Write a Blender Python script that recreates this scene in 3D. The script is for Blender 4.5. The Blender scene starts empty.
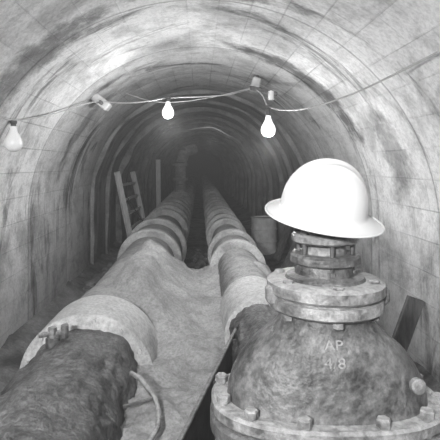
import bpy, bmesh, math, random
from mathutils import Vector, Matrix, noise
random.seed(4)
H=1.6           # eye height above tunnel floor
R=1.6; SPR=H-0.5  # arch radius / springing height
sc=bpy.context.scene
sc.view_settings.view_transform='Standard'

# ---------------------------------------------------------------- materials
def nt(name):
    m=bpy.data.materials.new(name); m.use_nodes=True
    t=m.node_tree; b=t.nodes['Principled BSDF']
    return m,t,b
def N(t,ty,**k):
    n=t.nodes.new(ty)
    for a,v in k.items():
        if a in n.inputs: n.inputs[a].default_value=v
        else: setattr(n,a,v)
    return n
def ramp(t,src,stops):
    r=t.nodes.new('ShaderNodeValToRGB')
    e=r.color_ramp.elements
    while len(e)<len(stops): e.new(0.5)
    for i,(p,v) in enumerate(stops):
        e[i].position=p; e[i].color=(v,v,v,1)
    t.links.new(src,r.inputs[0]); return r.outputs[0]
def mul(t,a,b,op='MULTIPLY'):
    n=t.nodes.new('ShaderNodeMath'); n.operation=op
    for i,s in enumerate((a,b)):
        if isinstance(s,(int,float)): n.inputs[i].default_value=s
        else: t.links.new(s,n.inputs[i])
    return n.outputs[0]
def mixv(t,f,a,b):
    n=t.nodes.new('ShaderNodeMix'); n.data_type='FLOAT'
    for i,s in ((0,f),(2,a),(3,b)):
        if isinstance(s,(int,float)): n.inputs[i].default_value=s
        else: t.links.new(s,n.inputs[i])
    return n.outputs[0]
def mat(name,lo,hi,scale=6,rough=.8,metal=0,bump=.3,bscale=40,dust=None,detail=6,stretch=None,fine=0,bdist=.01,dn=(.35,.85)):
    m,t,b=nt(name)
    tc=N(t,'ShaderNodeTexCoord'); vec=tc.outputs['Object']
    if stretch:
        mp=N(t,'ShaderNodeMapping'); mp.inputs['Scale'].default_value=stretch
        t.links.new(vec,mp.inputs[0]); vec=mp.outputs[0]
    n1=N(t,'ShaderNodeTexNoise',Scale=scale,Detail=detail,Roughness=.65); t.links.new(vec,n1.inputs['Vector'])
    col=ramp(t,n1.outputs[0],[(.36,lo),(.64,hi)])
    if dust is not None:
        g=N(t,'ShaderNodeNewGeometry'); s=N(t,'ShaderNodeSeparateXYZ'); t.links.new(g.outputs['Normal'],s.inputs[0])
        n3=N(t,'ShaderNodeTexNoise',Scale=9,Detail=8,Roughness=.7); t.links.new(tc.outputs['Object'],n3.inputs['Vector'])
        f=mul(t,s.outputs[2],mul(t,n3.outputs[0],1.6)); f=ramp(t,f,[(dn[0],0),(dn[1],1)])
        col=mixv(t,f,col,dust)
    if fine:
        n5=N(t,'ShaderNodeTexNoise',Scale=55,Detail=4,Roughness=.7); t.links.new(tc.outputs['Object'],n5.inputs['Vector'])
        col=mul(t,col,ramp(t,n5.outputs[0],[(.36,1-fine),(.6,1.0)]))
    t.links.new(col,b.inputs['Base Color'])
    b.inputs['Roughness'].default_value=rough; b.inputs['Metallic'].default_value=metal
    if bump:
        n2=N(t,'ShaderNodeTexNoise',Scale=bscale,Detail=6); t.links.new(tc.outputs['Object'],n2.inputs['Vector'])
        bp=N(t,'ShaderNodeBump',Strength=bump,Distance=bdist); t.links.new(n2.outputs[0],bp.inputs['Height'])
        t.links.new(bp.outputs[0],b.inputs['Normal'])
    return m

def concrete():
    m,t,b=nt('cast_concrete_lining')
    uv=N(t,'ShaderNodeUVMap'); uv.uv_map='UVMap'
    sp=N(t,'ShaderNodeSeparateXYZ'); t.links.new(uv.outputs[0],sp.inputs[0])
    cb=N(t,'ShaderNodeCombineXYZ'); t.links.new(sp.outputs[1],cb.inputs[0]); t.links.new(sp.outputs[0],cb.inputs[1])
    br=N(t,'ShaderNodeTexBrick'); t.links.new(cb.outputs[0],br.inputs['Vector'])
    br.inputs['Scale'].default_value=1; br.inputs['Brick Width'].default_value=.5; br.inputs['Row Height'].default_value=.22
    br.inputs['Mortar Size'].default_value=.006; br.inputs['Mortar Smooth'].default_value=.5
    br.inputs['Color1'].default_value=(.86,)*3+(1,); br.inputs['Color2'].default_value=(1.0,)*3+(1,); br.inputs['Mortar'].default_value=(.68,)*3+(1,)
    br.offset=.5
    n0=N(t,'ShaderNodeTexNoise',Scale=.8,Detail=6); t.links.new(uv.outputs[0],n0.inputs['Vector'])
    col=mixv(t,ramp(t,n0.outputs[0],[(.48,.0),(.60,1)]),.94,br.outputs[0])
    w=mul(t,mul(t,sp.outputs[1],1/1.25),1,'FRACT')
    j=mul(t,mul(t,w,.5,'SUBTRACT'),1,'ABSOLUTE')
    jl=ramp(t,j,[(.0,.5),(.014,1)]); col=mul(t,col,jl)
    fl=mul(t,mul(t,sp.outputs[1],1/1.25),.5,'ADD'); fl=mul(t,fl,1,'FLOOR')
    wn=N(t,'ShaderNodeTexWhiteNoise'); wn.noise_dimensions='1D'; t.links.new(fl,wn.inputs['W'])
    col=mul(t,col,ramp(t,wn.outputs[0],[(0,.76),(1,1.0)]))
    n1=N(t,'ShaderNodeTexNoise',Scale=1.7,Detail=9,Roughness=.7,Distortion=.4); t.links.new(uv.outputs[0],n1.inputs['Vector'])
    col=mul(t,col,ramp(t,n1.outputs[0],[(.37,.58),(.52,1.0)]))
    n8=N(t,'ShaderNodeTexNoise',Scale=5,Detail=7,Roughness=.7); t.links.new(uv.outputs[0],n8.inputs['Vector'])
    col=mul(t,col,ramp(t,n8.outputs[0],[(.36,.74),(.52,1.0)]))
    mp=N(t,'ShaderNodeMapping'); mp.inputs['Scale'].default_value=(.6,2.2,1); mp.inputs['Location'].default_value=(.6,2.3,0); t.links.new(uv.outputs[0],mp.inputs[0])
    n2=N(t,'ShaderNodeTexNoise',Scale=1.0,Detail=10,Roughness=.7,Distortion=.6); t.links.new(mp.outputs[0],n2.inputs['Vector'])
    col=mul(t,col,ramp(t,n2.outputs[0],[(.33,.15),(.39,.5),(.44,1.0)]))
    # seepage stains that follow individual rings (arc position u0, chainage v0, half sizes)
    for u0,v0,du,dv,dk in ((4.65,4.25,.80,.18,.25),(2.45,3.05,.60,.20,.38),(3.75,2.95,.5,.12,.35),(5.5,3.6,.4,.2,.55),(2.1,5.2,.6,.14,.5)):
        a_=mul(t,mul(t,mul(t,sp.outputs[0],u0,'SUBTRACT'),1/du),2,'POWER')
        c_=mul(t,mul(t,mul(t,sp.outputs[1],v0,'SUBTRACT'),1/dv),2,'POWER')
        d_=mul(t,mul(t,a_,c_,'ADD'),mul(t,mul(t,n8.outputs[0],.5,'SUBTRACT'),4.0),'ADD')
        col=mul(t,col,ramp(t,mul(t,d_,.5),[(.15,dk),(.7,1.0)]))
    n7=N(t,'ShaderNodeTexNoise',Scale=34,Detail=5,Roughness=.7); t.links.new(uv.outputs[0],n7.inputs['Vector'])
    col=mul(t,col,ramp(t,n7.outputs[0],[(.36,.78),(.55,1.0)]))
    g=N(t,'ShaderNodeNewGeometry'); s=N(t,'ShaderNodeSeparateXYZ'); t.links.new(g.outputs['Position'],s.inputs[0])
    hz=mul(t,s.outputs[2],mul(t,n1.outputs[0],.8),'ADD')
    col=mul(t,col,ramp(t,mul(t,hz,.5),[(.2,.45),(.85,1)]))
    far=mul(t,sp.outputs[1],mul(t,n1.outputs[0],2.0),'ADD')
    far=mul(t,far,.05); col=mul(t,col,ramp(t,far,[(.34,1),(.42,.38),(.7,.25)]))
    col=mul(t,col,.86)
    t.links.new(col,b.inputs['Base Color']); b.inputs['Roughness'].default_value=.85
    n4=N(t,'ShaderNodeTexNoise',Scale=8,Detail=10,Roughness=.68); t.links.new(uv.outputs[0],n4.inputs['Vector'])
    hh=mul(t,n4.outputs[0],mul(t,br.outputs[1],-.3),'ADD')
    hh=mul(t,hh,mul(t,jl,.7),'ADD')
    bp=N(t,'ShaderNodeBump',Strength=.7,Distance=.022); t.links.new(hh,bp.inputs['Height']); t.links.new(bp.outputs[0],b.inputs['Normal'])
    return m
M_conc=concrete()
M_floor=mat('muddy_floor',.05,.26,2.5,.9,0,.8,14,fine=.4)
M_sand=mat('sand_spoil',.24,.40,3,.95,0,.7,60,fine=.35)
M_tar=mat('coated_pipe',.02,.13,10,.6,0,1.0,26,dust=.22,fine=.6,bdist=.03,dn=(.5,1.0))
M_pipe=mat('dusty_pipe',.07,.22,6,.7,0,.8,30,dust=.37,fine=.4,bdist=.015)
M_collar=mat('cement_collar',.32,.60,5,.85,0,.8,30,dust=.6,fine=.35,bdist=.015)
M_collarf=mat('cement_collar_old',.22,.5,5,.85,0,.6,30,dust=.6,fine=.3)
M_iron=mat('cast_iron',.035,.18,13,.5,.0,.8,50,dust=.23,fine=.45,dn=(.5,1.1))
M_ironl=mat('cast_iron_worn',.07,.32,16,.5,.0,.6,60,dust=.40,fine=.4)
M_letter=mat('cast_letter_face',.14,.28,30,.5,.0,.5,60)
M_dark=mat('dark_steel',.02,.05,8,.6,.2,.3,30)
M_hat=mat('hat_shell',.50,.55,3,.35,0,0)
M_wood=mat('rough_timber',.05,.13,5,.85,0,.5,40,stretch=(6,6,1))
M_woodl=mat('pale_timber',.6,.8,5,.85,0,.4,40,stretch=(6,6,1))
M_drum=mat('drum_paint',.45,.7,6,.6,0,.3,20)
M_wire=mat('cable_rubber',.3,.45,8,.6,0,0)
M_sock=mat('socket_bakelite',.04,.07,8,.5,0,0)
M_box=mat('box_metal',.40,.55,8,.5,0,.1)
M_rock=mat('rubble_rock',.08,.26,6,.9,0,.8,25,fine=.3)
M_rib=mat('rib_steel',.10,.32,3,.85,0,.5,20,fine=.3)
def bulbmat(name,st,al=.9):
    m,t,b=nt(name)
    n=N(t,'ShaderNodeTexNoise',Scale=20); r=ramp(t,n.outputs[0],[(0,al-.05),(1,al)])
    t.links.new(r,b.inputs['Base Color']); b.inputs['Roughness'].default_value=.3
    b.inputs['Emission Color'].default_value=(1,1,1,1); b.inputs['Emission Strength'].default_value=st
    return m
M_bulb=bulbmat('frosted_bulb',1.0); M_bulbd=bulbmat('frosted_bulb_unlit',.0,.8)

# ---------------------------------------------------------------- builder
class B:
    def __init__(s): s.v=[];s.f=[];s.m=[];s.mats=[]
    def mi(s,m):
        if m not in s.mats: s.mats.append(m)
        return s.mats.index(m)
    def add(s,vs,fs,m):
        o=len(s.v); k=s.mi(m); s.v+= [tuple(v) for v in vs]
        for f in fs: s.f.append([i+o for i in f]); s.m.append(k)
    def lathe(s,prof,o,axis,m,seg=48,sx=1,sy=1,cap=True,p=2.0):
        axis=Vector(axis).normalized(); q=axis.to_track_quat('Z','Y') if abs(axis.z)<.999 else Matrix.Identity(3).to_quaternion()
        vs=[];fs=[];o=Vector(o)
        for pr in prof:
            r,h=pr[0],pr[1]; rx=r*sx; ry=(pr[2] if len(pr)>2 else r*sy)
            for i in range(seg):
                a=2*math.pi*i/seg; c,sn=math.cos(a),math.sin(a)
                c2=math.copysign(abs(c)**(2/p),c); s2=math.copysign(abs(sn)**(2/p),sn)
                vs.append(o+q@Vector((rx*c2,ry*s2,h)))
        n=len(prof)
        for k in range(n-1):
            for i in range(seg):
                j=(i+1)%seg; fs.append([k*seg+i,k*seg+j,(k+1)*seg+j,(k+1)*seg+i])
        if cap: fs.append([i for i in range(seg)][::-1]); fs.append([(n-1)*seg+i for i in range(seg)])
        s.add(vs,fs,m)
    def cyl(s,a,b,r,m,r2=None,seg=16,ch=0):
        a=Vector(a);b=Vector(b);L=(b-a).length;r2=r if r2 is None else r2
        if ch: pr=[(r-ch,0),(r,ch),(r2,L-ch),(r2-ch,L)]
        else: pr=[(r,0),(r2,L)]
        s.lathe(pr,a,b-a,m,seg)
    def tube(s,pts,r,m,seg=8):
        for i in range(len(pts)-1): s.cyl(pts[i],pts[i+1],r,m,seg=seg)
    def box(s,c,size,m,rot=None,ch=.004):
        bm=bmesh.new(); bmesh.ops.create_cube(bm,size=1)
        for v in bm.verts: v.co=Vector((v.co.x*size[0],v.co.y*size[1],v.co.z*size[2]))
        if ch: bmesh.ops.bevel(bm,geom=bm.edges[:],offset=ch,segments=1,affect='EDGES')
        bm.verts.index_update()
        vs=[Vector(c)+(rot@v.co if rot else v.co) for v in bm.verts]
        s.add(vs,[[v.index for v in f.verts] for f in bm.faces],m); bm.free()
    def beam(s,a,b,w,h,m,ch=.004):
        a=Vector(a);b=Vector(b); d=b-a; q=d.to_track_quat('Z','Y')
        s.box((a+b)/2,(w,h,d.length),m,q.to_matrix(),ch)
    def done(s,name,ang=35,cut=True,parent=None):
        me=bpy.data.meshes.new(name); me.from_pydata(s.v,[],s.f)
        for m in s.mats: me.materials.append(m)
        for p,k in zip(me.polygons,s.m): p.material_index=k
        bm=bmesh.new(); bm.from_mesh(me); bmesh.ops.recalc_face_normals(bm,faces=bm.faces[:])
        for f in bm.faces: f.smooth=True
        for e in bm.edges:
            e.smooth = len(e.link_faces)==2 and e.calc_face_angle(3)<math.radians(ang)
        bm.to_mesh(me); bm.free()
        o=bpy.data.objects.new(name,me); sc.collection.objects.link(o)
        if parent: o.parent=parent
        return o

# ---------------------------------------------------------------- tunnel shell
Y0,Y1=-4.5,40
def prof_pts():
    L=[(-R,i*SPR/6) for i in range(7)]
    A=[(-R*math.cos(math.pi*i/56),SPR+R*math.sin(math.pi*i/56)) for i in range(57)]
    Rr=[(R,SPR-i*SPR/6) for i in range(7)]
    return L,A,Rr
def shell(name,pts,u0):
    vs=[];fs=[];us=[];n=len(pts)
    ys=[Y0+i*.5 for i in range(int((Y1-Y0)/.5)+1)]
    acc=[u0]
    for i in range(1,n): acc.append(acc[-1]+math.dist(pts[i],pts[i-1]))
    for y in ys:
        for i,p in enumerate(pts):
            vs.append((p[0],y,p[1])); us.append((acc[i],y))
    for k in range(len(ys)-1):
        for i in range(n-1): fs.append([k*n+i,k*n+i+1,(k+1)*n+i+1,(k+1)*n+i])
    me=bpy.data.meshes.new(name); me.from_pydata(vs,[],fs); uv=me.uv_layers.new(name='UVMap')
    for l in me.loops: uv.data[l.index].uv=us[l.vertex_index]
    for p in me.polygons: p.use_smooth=True
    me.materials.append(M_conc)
    o=bpy.data.objects.new(name,me); sc.collection.objects.link(o)
    return acc[-1]
L,A,Rr=prof_pts()
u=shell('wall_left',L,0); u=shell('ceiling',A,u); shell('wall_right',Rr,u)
def grid(name,x0,x1,y0,y1,nx,ny,fn,m):
    vs=[(x0+(x1-x0)*i/nx,y0+(y1-y0)*j/ny,0) for j in range(ny+1) for i in range(nx+1)]
    vs=[(x,y,fn(x,y)) for x,y,_ in vs]
    fs=[[j*(nx+1)+i,j*(nx+1)+i+1,(j+1)*(nx+1)+i+1,(j+1)*(nx+1)+i] for j in range(ny) for i in range(nx)]
    b=B(); b.add(vs,fs,m); me=b.done(name,80); return me
grid('floor',-R,R,Y0,Y1,48,480,lambda x,y:.045*noise.noise(Vector((x*2.2,y*2.2,0)))+.03*noise.noise(Vector((x*8,y*8,3)))-.01+.16*max(0,(abs(x)-1.1)/.5)**1.5,M_floor)
for nm,y in (('wall_back',Y0),('wall_far',Y1)):
    b=B(); pts=L+A[1:]+Rr[1:]; b.add([(p[0],y,p[1]) for p in pts],[list(range(len(pts)))],M_dark); b.done(nm)
b=B()
full=L+A[1:]+Rr[1:]
def rib(y,w,t):
    vs=[];n=len(full)
    for x,z in full:
        cx,cz=(0,SPR) if z>SPR else (0,z)
        d=Vector((cx-x,cz-z)); d.normalize()
        tt=t*(1+.8*noise.noise(Vector((x*2,y,z*2))))
        for dy,k in ((-w/2,-.02),(-w/2.6,tt),(w/2.6,tt),(w/2,-.02)): vs.append((x+d.x*k,y+dy,z+d.y*k))
    fs=[[i*4+k,i*4+k+1,i*4+k+5,i*4+k+4] for i in range(n-1) for k in range(3)]
    b.add(vs,fs,M_rib)
y=7.0
while y<30:
    rib(y,.22+.3*random.random(),.03+.05*random.random()+.002*y); y+=.8+.7*random.random()
b.done('tunnel_ribs')

# ---------------------------------------------------------------- pipelines
def pipeline(name,x,z,r,secs,y0,y1,ynear):
    b=B(); seg=128
    n=int((ynear-y0)/.025); vs=[];fs=[]
    for k in range(n+1):
        y=y0+(ynear-y0)*k/n
        for i in range(seg):
            a=2*math.pi*i/seg; c,s_=math.cos(a),math.sin(a)
            rr=r*.98+.020*noise.noise(Vector((c*2.2,y*5,s_*2.2)))+.014*noise.noise(Vector((c*6,y*16,s_*6)))+.006*noise.noise(Vector((c*14,y*40,s_*14)))
            vs.append((x+rr*c,y,z+rr*s_))
    for k in range(n):
        for i in range(seg): j=(i+1)%seg; fs.append([k*seg+i,k*seg+j,(k+1)*seg+j,(k+1)*seg+i])
    b.add(vs,fs,M_tar)
    b.lathe([(r,0),(r,y1-ynear)],(x,ynear,z),(0,1,0),M_pipe,64)
    for (yc,w,rr,m) in secs:
        c=.02
        b.lathe([(r-.01,0),(rr-c,.004),(rr,c),(rr,w-c),(rr-c,w-.004),(r-.01,w)],(x,yc,z),(0,1,0),m,64)
    return b
XL,ZL,RL=-.62,H-1.19,.315
secs=[(2.55,.42,.375,M_collar),(2.97,.5,.335,M_pipe),(5.75,.16,.40,M_collarf),(6.0,.55,.37,M_pipe),(6.65,.18,.43,M_collarf)]
y=8.2
while y<36: secs+=[(y,.16,.42,M_collarf),(y+.2,.42,.37,M_pipe),(y+.7,.18,.43,M_collarf)]; y+=1.7
b=pipeline('l',XL,ZL,RL,secs,Y0+.02,38,2.7)
for k in range(14):
    a=2*math.pi*k/14+.1; p=Vector((XL+.345*math.cos(a),2.552,ZL+.345*math.sin(a)))
    b.cyl(p,p-Vector((0,.012,0)),.012,M_collar,seg=6)
b.cyl((-.74,2.36,ZL+.26),(-.74,2.36,ZL+.325),.035,M_iron,seg=16,ch=.005)
b.cyl((-.74,2.36,ZL+.325),(-.74,2.36,ZL+.375),.022,M_ironl,seg=6)
b.cyl((-.80,2.33,ZL+.345),(-.67,2.39,ZL+.345),.013,M_ironl,seg=10)
b.cyl((-.685,2.38,ZL+.32),(-.685,2.38,ZL+.38),.02,M_iron,seg=10)
pts=[Vector((XL,15.0,ZL+.1)),Vector((XL,14.9,ZL+.6)),Vector((XL+.02,14.9,ZL+1.25)),Vector((XL+.12,15.0,ZL+1.6)),Vector((XL+.45,15.2,ZL+1.72))]
b.tube(pts,.17,M_collarf,20)
b.lathe([(.2,0),(.25,0),(.25,.08),(.2,.08)],(XL,14.9,ZL+.7),(0,0,1),M_collarf,24)
b.lathe([(.2,0),(.25,0),(.25,.08),(.2,.08)],(XL,14.9,ZL+1.15),(0,0,1),M_collarf,24)
b.done('steel_pipeline',35)
XR,ZR,RR_=.37,H-1.01,.205
secs=[(1.62,.05,.29,M_iron),(1.69,.05,.29,M_iron),(2.75,.6,.225,M_collar),(4.55,.14,.275,M_collarf),(4.75,.45,.245,M_pipe),(5.25,.14,.285,M_collarf)]
y=6.4
while y<36: secs+=[(y,.14,.28,M_collarf),(y+.15,.35,.245,M_pipe),(y+.54,.14,.285,M_collarf)]; y+=1.5
b=pipeline('r',XR,ZR,RR_,secs,1.55,38,2.76)
b.done('steel_pipeline.001',35)
M_saddle=mat('saddle_concrete',.10,.25,4,.9,0,.5,20)
def saddle(x,z,r,y):
    b=B(); w=r*1.5; n=12
    top=[(x+(r+.004)*math.cos(a),z+(r+.004)*math.sin(a)) for a in [math.pi+math.pi*.15+ (math.pi*.7)*i/n for i in range(n+1)]]
    prof=[(x-w*.8,-.03),(x-w*.62,top[0][1])]+top+[(x+w*.62,top[0][1]),(x+w*.8,-.03)]
    N_=len(prof)
    vs=[(p[0],y-.12,p[1]) for p in prof]+[(p[0],y+.12,p[1]) for p in prof]
    fs=[list(range(N_)),[N_+i for i in range(N_)][::-1]]+[[i,(i+1)%N_,N_+(i+1)%N_,N_+i] for i in range(N_)]
    b.add(vs,fs,M_saddle); b.done('pipe_saddle',30)
for y in (-3,-.6,1.9,4.4,7.5,9.4,12.8,16.2,19.6,23.0,29.8): saddle(XL,ZL,RL,y)
for y in (2.1,4.2,5.9,7.25,10.25,13.25,17.75,22.25,26.75,31.25): saddle(XR,ZR,RR_,y)

# ---------------------------------------------------------------- sand pile
def sm(a,b_,x):
    t=max(0,min(1,(x-a)/(b_-a))); return t*t*(3-2*t)
def sandz(x,y):
    e=-1.09+.02*math.sin(y*2.1)
    e+=.34*math.exp(-((x+.46)/.26)**2)*sm(2.7,3.5,y)*(1-sm(4.5,5.2,y))
    e+=.22*math.exp(-((x-.42)/.28)**2)*sm(2.6,3.1,y)
    e+=.07*noise.noise(Vector((x*3,y*3,1)))+.035*noise.noise(Vector((x*9,y*9,2)))+.014*noise.noise(Vector((x*30,y*30,2)))
    k=(1-sm(4.9,5.6,y+.25*noise.noise(Vector((x*2.5,0,5)))))*sm(.6,1.5,y)
    k*=sm(-1.12,-.75,x)*(1-sm(.62,1.0,x))
    xp=-.10+(y-1.45)*.256+.03
    k*=1-.8*sm(0,.12,x-xp)*(1-sm(2.55,2.75,y))
    return H-1.66+(e+1.66)*k
grid('sand_pile',-1.15,1.05,.5,6.0,140,340,sandz,M_sand)

# ---------------------------------------------------------------- steel sheet beside the valve
b=B()
a0=Vector((-.115,1.40,H-.93)); a1=Vector((.215,2.66,H-.905))
d=(a1-a0).normalized(); dn=Vector((.05,-.01,-.40))
nrm=d.cross(dn).normalized()*.006
q=[a0,a1,a1+dn,a0+dn]
b.add([p+nrm for p in q]+[p-nrm for p in q],[[0,1,2,3],[7,6,5,4],[0,4,5,1],[1,5,6,2],[2,6,7,3],[3,7,4,0]],M_dark)
b.beam(a0,a1,.018,.012,M_iron,.003)
b.beam(a0+dn*.98,a1+dn*.98,.03,.03,M_dark,.003)
for k in (.15,.5,.85):
    p=a0.lerp(a1,k)+Vector((.015,-.0,-.01)); b.beam(p,p+dn,.03,.02,M_dark,.003)
b.done('steel_form_panel')

# bent bracket rod beside left pipe
b=B()
b.tube([(-.33,2.24,H-.99),(-.28,2.2,H-1.00),(-.20,2.08,H-1.03),(-.175,2.0,H-1.05),(-.17,1.9,H-1.06),(-.20,1.82,H-1.08),(-.33,1.80,H-1.10)],.011,M_ironl,10)
b.tube([(-.20,2.08,H-1.03),(-.33,2.02,H-1.04)],.008,M_iron,8)
b.done('bent_iron_bracket')

# ---------------------------------------------------------------- gate valve
VX,VY=.358,1.35
b=B()
def vl(prof,m,seg=64,**k): b.lathe([(p[0],H+p[1])+tuple(p[2:]) for p in prof],(VX,VY,0),(0,0,1),m,seg,**k)
dome=[(.118,-.400,.118),(.124,-.425,.120),(.142,-.450,.126),(.176,-.480,.136),(.214,-.512,.147),(.244,-.550,.155),(.266,-.592,.162),(.277,-.632,.167),(.281,-.668,.170)]
vl(dome,M_iron,96,p=2.25)
def oval(e0,e1,rx,ry,m):
    c=.007
    vl([(rx-.05,e0,ry-.05),(rx-c,e0,ry-c),(rx,e0-c,ry),(rx,e1+c,ry),(rx-c,e1,ry-c),(rx-.05,e1,ry-.05)],m,96,p=2.4)
oval(-.655,-.693,.325,.205,M_ironl); oval(-.699,-.745,.329,.21,M_iron)
def bolt(x,y,z0,z1,r=.017,m=M_ironl):
    b.cyl((x,y,z0),(x,y,z1),r*.55,m,seg=10); 
    b.lathe([(r,0),(r,r*.85),(r*.8,r*1.05)],(x,y,z1-.012),(0,0,1),m,6)
    b.lathe([(r,0),(r,r*.9)],(x,y,z0-.004),(0,0,1),m,6)
for k in range(12):
    a=2*math.pi*(k+.5)/12; c,s_=math.cos(a),math.sin(a)
    x=VX+.302*math.copysign(abs(c)**(2/2.4),c); y=VY+.189*math.copysign(abs(s_)**(2/2.4),s_)
    bolt(x,y,H-.758,H-.636,.019)
vl([(.285,-.740,.165),(.275,-.82,.165),(.25,-.9,.19),(.235,-1.0,.215),(.235,-1.08,.215),(.21,-1.18,.17),(.15,-1.25,.12),(.05,-1.27,.05)],M_iron,64,p=2.2)
b.lathe([(.21,0),(.21,.33),(.215,.39),(.29,.40),(.29,.44),(.2,.44)],(VX+.012,VY-.17,ZR),(0,1,0),M_iron,48)
b.lathe([(.2,0),(.21,-.09),(.29,-.10),(.29,-.14),(.2,-.14)],(VX+.012,VY-.17,ZR),(0,1,0),M_iron,48)
vl([(.14,-1.2),(.17,-1.55),(.19,-1.62)],M_iron,32)
# top round flange pair
vl([(.10,-.322),(.152,-.322),(.164,-.330),(.164,-.356),(.158,-.362),(.146,-.363),(.146,-.370),(.156,-.371),(.160,-.378),(.160,-.398),(.152,-.405),(.11,-.408)],M_ironl,72)
for k in range(6):
    a=2*math.pi*(k+.5)/6; bolt(VX+.136*math.cos(a),VY+.136*math.sin(a),H-.418,H-.318,.015)
for sx in (-1,1): b.box((VX+sx*.152,VY-.02,H-.365),(.04,.06,.055),M_ironl,ch=.012)
# stuffing box
vl([(.115,-.327),(.108,-.314),(.085,-.308),(.080,-.284),(.090,-.279),(.098,-.275),(.098,-.257),(.092,-.251),(.06,-.251)],M_iron,48)
vl([(.062,-.256),(.058,-.236),(.058,-.222),(.088,-.220),(.094,-.215),(.094,-.200),(.087,-.195),(.045,-.194)],M_ironl,48)
vl([(.045,-.2),(.042,-.172),(.03,-.167)],M_iron,32)
vl([(.021,-.18),(.021,-.08),(.018,-.025),(.014,-.02)],M_ironl,24)
vl([(.034,-.172),(.034,-.14)],M_iron,6)
for k in range(6):
    a=2*math.pi*(k+.5)/6; bolt(VX+.077*math.cos(a),VY+.077*math.sin(a),H-.30,H-.184,.012,M_iron)
for sx in (-1,1):
    b.box((VX+sx*.062,VY-.02,H-.295),(.02,.05,.06),M_iron,ch=.005)
b.cyl((VX+.205,VY-.12,H-.575),(VX+.208,VY-.142,H-.572),.02,M_ironl,seg=14,ch=.004)
valve=b.done('gate_valve',38)
def domer(e):
    for i in range(len(dome)-1):
        if dome[i][1]>=e>=dome[i+1][1]:
            t=(dome[i][1]-e)/(dome[i][1]-dome[i+1][1]); return (dome[i][0]+t*(dome[i+1][0]-dome[i][0]),dome[i][2]+t*(dome[i+1][2]-dome[i][2]))
    return (.2,.14)
for n_,(txt,ez,size) in enumerate((("AP",-.468,.042),("4/8",-.510,.044))):
    cu=bpy.data.curves.new('t','FONT'); cu.body=txt; cu.size=size; cu.align_x='CENTER'; cu.extrude=.003; cu.resolution_u=3
    to=bpy.data.objects.new('t',cu); sc.collection.objects.link(to); bpy.context.view_layer.update()
    me=bpy.data.meshes.new_from_object(to.evaluated_get(bpy.context.evaluated_depsgraph_get()))
    bpy.data.objects.remove(to)
    for v in me.vertices:
        x,yy,dz=v.co; x-=.012; e=ez+yy*.8-.01; rx,ry=domer(e); p=2.25
        f=max(0,1-(abs(x)/rx)**p)**(1/p)
        v.co=(VX+x,VY-ry*f-.001-dz*.8,H+e)
    me.materials.clear(); me.materials.append(M_letter)
    o=bpy.data.objects.new('cast_lettering_%d'%(n_+1),me); sc.collection.objects.link(o); o.parent=valve

# ---------------------------------------------------------------- hard hat
bm=bmesh.new(); NA,NR=96,40
rings=[]
def hatpt(a,t):
    c,s_=math.cos(a),math.sin(a)
    ax,ay,h=.122,.104,.146
    if t<=1:
        ph=t*math.pi/2; rr=math.sin(ph)**.95; z=h*math.cos(ph)**.9
        x=ax*rr*c; y=ay*rr*s_
        for yy,am,w in ((0,.007,.010),(-.036,.004,.007),(.036,.004,.007)):
            z+=am*math.exp(-((y-yy)/w)**2)*sm(0,.25,math.cos(ph))
        return Vector((x,y,z))
    k=t-1
    bw=.043+.005*c
    droop=-.014*math.sin(k*math.pi*.5)-.004*k*k*(c*c)
    x=(ax+bw*k)*c; y=(ay+bw*k)*s_
    return Vector((x,y,droop))
ts=[i/26 for i in range(1,27)]+[1+i/10 for i in range(1,11)]
top=bm.verts.new(hatpt(0,0.0001))
for t in ts: rings.append([bm.verts.new(hatpt(2*math.pi*i/NA,t)) for i in range(NA)])
for i in range(NA): bm.faces.new([top,rings[0][i],rings[0][(i+1)%NA]])
for k in range(len(rings)-1):
    for i in range(NA): j=(i+1)%NA; bm.faces.new([rings[k][i],rings[k+1][i],rings[k+1][j],rings[k][j]])
bmesh.ops.recalc_face_normals(bm,faces=bm.faces[:])
for f in bm.faces: f.smooth=True
me=bpy.data.meshes.new('hard_hat'); bm.to_mesh(me); bm.free(); me.materials.append(M_hat)
hat=bpy.data.objects.new('hard_hat',me); sc.collection.objects.link(hat)
so=hat.modifiers.new('s','SOLIDIFY'); so.thickness=.004; so.offset=-1
hat.location=(.349,1.335,H-.130)
hat.rotation_euler=(math.radians(14),math.radians(7),math.radians(0))
bv=B()
pts=[hatpt(2*math.pi*i/64,2.0) for i in range(64)]
pts.append(pts[0]); bv.tube(pts,.0035,M_hat,8)
rim=bv.done('brim_bead',80,parent=hat)
bv=B(); pts=[Vector((.112*math.cos(a),.092*math.sin(a),.012)) for a in [2*math.pi*i/40 for i in range(41)]]
bv.tube(pts,.006,M_sock,6)
for a in (0.6,2.54,3.74,5.68):
    p0=Vector((.112*math.cos(a),.092*math.sin(a),.012)); pm=Vector((.07*math.cos(a),.06*math.sin(a),.09)); bv.tube([p0,pm,Vector((0,0,.108))],.005,M_sock,6)
bv.done('suspension_straps',80,parent=hat)

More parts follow.
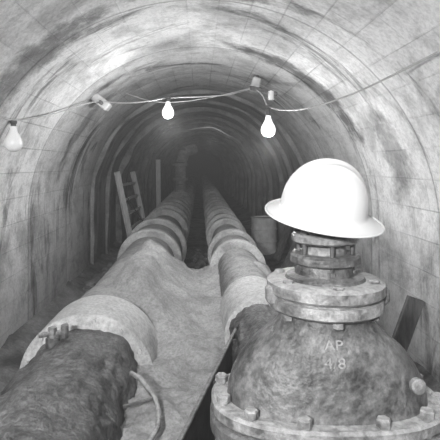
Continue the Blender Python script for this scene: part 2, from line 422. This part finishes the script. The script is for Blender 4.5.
# ---------------------------------------------------------------- lamps and cable
def P(x,y,e): return Vector((x,y,H+e))
def curve(name,pts,r,m):
    cu=bpy.data.curves.new(name,'CURVE'); cu.dimensions='3D'; cu.bevel_depth=r; cu.bevel_resolution=2; cu.resolution_u=8
    s=cu.splines.new('NURBS'); s.points.add(len(pts)-1); s.use_endpoint_u=True; s.order_u=3
    for q,p in zip(s.points,pts): q.co=(*p,1)
    cu.materials.append(m); o=bpy.data.objects.new(name,cu); sc.collection.objects.link(o); return o
curve('lighting_cable',[P(-1.3,1.5,.40),P(-1.34,2.4,.37),P(-1.38,3.2,.34),P(-1.36,3.4,.31),P(-1.25,4.1,.45),P(-1.03,4.72,.655),P(-.8,4.6,.60),P(-.5,4.35,.585),P(-.29,4.2,.60),P(0,4.35,.63),P(.3,4.7,.70),P(.5,5.0,.80),P(.58,5.0,.82),
 P(.60,4.5,.67),P(.535,3.75,.47),P(.54,3.68,.452),P(.60,3.6,.42),P(.74,3.4,.395),P(1.0,3.15,.46),P(1.16,2.75,.54),P(1.17,2.3,.556),P(1.19,1.5,.56),P(1.2,.5,.57),P(1.2,-1,.57)],.006,M_wire)
curve('lighting_cable.001',[P(-.8,5.1,.78),P(-.5,4.9,.64),P(-.1,4.8,.65),P(.3,4.9,.74),P(.56,5.1,.84)],.004,M_wire)
def lamp(p,wtop,k,m):
    b=B(); s=k
    x,y,z=p
    b.cyl((x,y,z+.062*s),(x,y,wtop.z),.019,M_sock,seg=16,ch=.003)
    b.cyl((x,y,wtop.z-.012),(x,y,wtop.z+.012),.026,M_sock,seg=12,ch=.004)
    prof=[(.016,.085),(.018,.07),(.022,.055),(.033,.035),(.044,.015),(.048,-.005),(.046,-.022),(.036,-.040),(.020,-.050),(.004,-.053)]
    b.lathe([(r*s,h*s) for r,h in prof],(x,y,z),(0,0,1),m,32)
    return b.done('light_bulb',60)
L1=P(-.286,4.2,.475); L2=P(.537,3.7,.285); L3=P(-1.35,3.4,.165)
lamp(L1,P(-.286,4.2,.60),1.12,M_bulb); lamp(L2,P(.537,3.7,.455),1.2,M_bulb); lamp(L3,P(-1.35,3.4,.31),1.35,M_bulbd)
b=B()
b.box(P(-1.00,4.78,.64),(.20,.14,.09),M_box,Matrix.Rotation(math.radians(40),3,'Y'),.012)
b.cyl(P(-1.0,4.70,.63),P(-.97,4.62,.61),.02,M_sock,seg=12)
b.done('junction_box')
b=B()
b.box(P(.60,5.1,.87),(.09,.12,.15),M_box,Matrix.Rotation(math.radians(15),3,'Y'),.012)
b.beam(P(.61,5.1,.975),P(.60,5.1,.82),.04,.06,M_wood)
b.beam(P(.55,5.0,.82),P(.72,4.5,.68),.05,.04,M_wood)
b.cyl(P(.68,4.5,.62),P(.68,4.5,.71),.03,M_box,seg=14,ch=.006)
b.done('cable_bracket')

# ---------------------------------------------------------------- clutter
b=B()
A0,A1=P(-1.20,8.5,-1.6),P(-1.45,8.2,-.12); B0,B1=P(-1.14,10.2,-1.6),P(-1.42,9.9,-.14)
b.beam(A0,A1,.07,.09,M_woodl); b.beam(B0,B1,.07,.09,M_woodl)
for k in (.12,.3,.48,.66,.84): b.beam(A0.lerp(A1,k),B0.lerp(B1,k),.045,.045,M_woodl)
b.beam(A0.lerp(A1,.8),B0.lerp(B1,.2),.04,.04,M_wood)
b.done('ladder')
b=B(); b.beam(P(-1.13,12.9,-1.6),P(-1.15,12.9,.15),.12,.12,M_woodl,.01); b.beam(P(-1.28,13.3,-1.6),P(-1.3,13.3,.35),.12,.12,M_wood,.01); b.done('timber_post')
b=B(); x,y=1.17,8.6; r=.23
b.lathe([(r-.02,.03),(r-.02,.0),(r+.012,.0),(r+.012,.02),(r,.03),(r,.2),(r+.012,.215),(r,.23),(r,.42),(r+.012,.435),(r,.45),(r,.62),(r+.012,.63),(r+.012,.65),(r-.02,.65),(r-.02,.63),(0.01,.63)],(x,y,.0),(0,0,1),M_drum,48)
b.cyl((x+.1,y-.08,.62),(x+.1,y-.08,.65),.03,M_iron,seg=12)
b.done('metal_drum')
b=B(); b.beam(P(1.34,3.35,-1.5),P(1.54,3.35,-.95),.04,.12,M_wood); b.done('timber_plank')
b=B(); b.beam(P(1.12,6.3,-1.5),P(1.50,6.6,-.9),.2,.04,M_wood); b.beam(P(1.0,6.9,-1.52),P(1.2,5.8,-1.46),.2,.05,M_wood); b.done('timber_plank.001')
b=B(); b.beam(P(1.2,7.4,-1.5),P(1.52,7.6,-.75),.12,.05,M_wood); b.done('timber_plank.002')
def rubble(name,cx,cy,sx,sy,n,rmin,rmax):
    b=B()
    for i in range(n):
        x=cx+random.uniform(-sx,sx); y=cy+random.uniform(-sy,sy); r=random.uniform(rmin,rmax)
        bm=bmesh.new(); bmesh.ops.create_icosphere(bm,subdivisions=2,radius=r)
        o=Vector((random.random()*50,)*3); bm.verts.index_update()
        vs=[]
        for v in bm.verts:
            k=1+.6*noise.noise(v.co/r*.9+o); vs.append(Vector((x+v.co.x*k,y+v.co.y*k*1.1,max(-.02,r*.45+v.co.z*k*.75))))
        b.add(vs,[[v.index for v in f.verts] for f in bm.faces],M_rock); bm.free()
    b.done(name,25)
rubble('rubble_heap',-1.28,6.6,.13,1.1,70,.03,.12)
rubble('rubble_heap.001',1.25,5.2,.2,1.6,60,.02,.08)
rubble('rubble_heap.002',-.03,7.4,.16,1.4,60,.02,.07)
rubble('rubble_heap.003',-1.3,4.2,.18,1.4,70,.015,.05)

# ---------------------------------------------------------------- lights
def area(name,loc,target,size,pw):
    l=bpy.data.lights.new(name,'AREA'); l.energy=pw; l.size=size; l.shape='DISK'
    o=bpy.data.objects.new(name,l); sc.collection.objects.link(o); o.location=loc
    o.rotation_euler=(Vector(target)-Vector(loc)).to_track_quat('-Z','Y').to_euler()
area('flash_lamp',(-.75,-1.2,H+.62),(0.1,4,H+.25),.2,175)
def pt(name,p,pw,r=.05):
    l=bpy.data.lights.new(name,'POINT'); l.energy=pw; l.shadow_soft_size=r
    o=bpy.data.objects.new(name,l); sc.collection.objects.link(o); o.location=p
pt('bulb_glow',L1-Vector((0,0,.13)),30); pt('bulb_glow.001',L2-Vector((0,0,.14)),24)
pt('far_fill_light',P(.3,12.5,.6),7)  # added fill light, no bulb here; brightens the far rings
w=bpy.data.worlds.new('w'); sc.world=w; w.use_nodes=True
w.node_tree.nodes['Background'].inputs[0].default_value=(.5,.5,.5,1); w.node_tree.nodes['Background'].inputs[1].default_value=.1
vs_=w.node_tree.nodes.new('ShaderNodeVolumeScatter'); vs_.inputs['Density'].default_value=.02; vs_.inputs['Anisotropy'].default_value=.2
w.node_tree.links.new(vs_.outputs[0],w.node_tree.nodes['World Output'].inputs['Volume'])

cam=bpy.data.cameras.new('cam'); co=bpy.data.objects.new('camera',cam); sc.collection.objects.link(co)
co.location=(0,0,H); co.rotation_euler=(math.radians(90),0,0)
cam.sensor_width=36; cam.lens=470/440*36; cam.shift_x=20/440; cam.shift_y=-55/440; cam.clip_start=.05
sc.camera=co
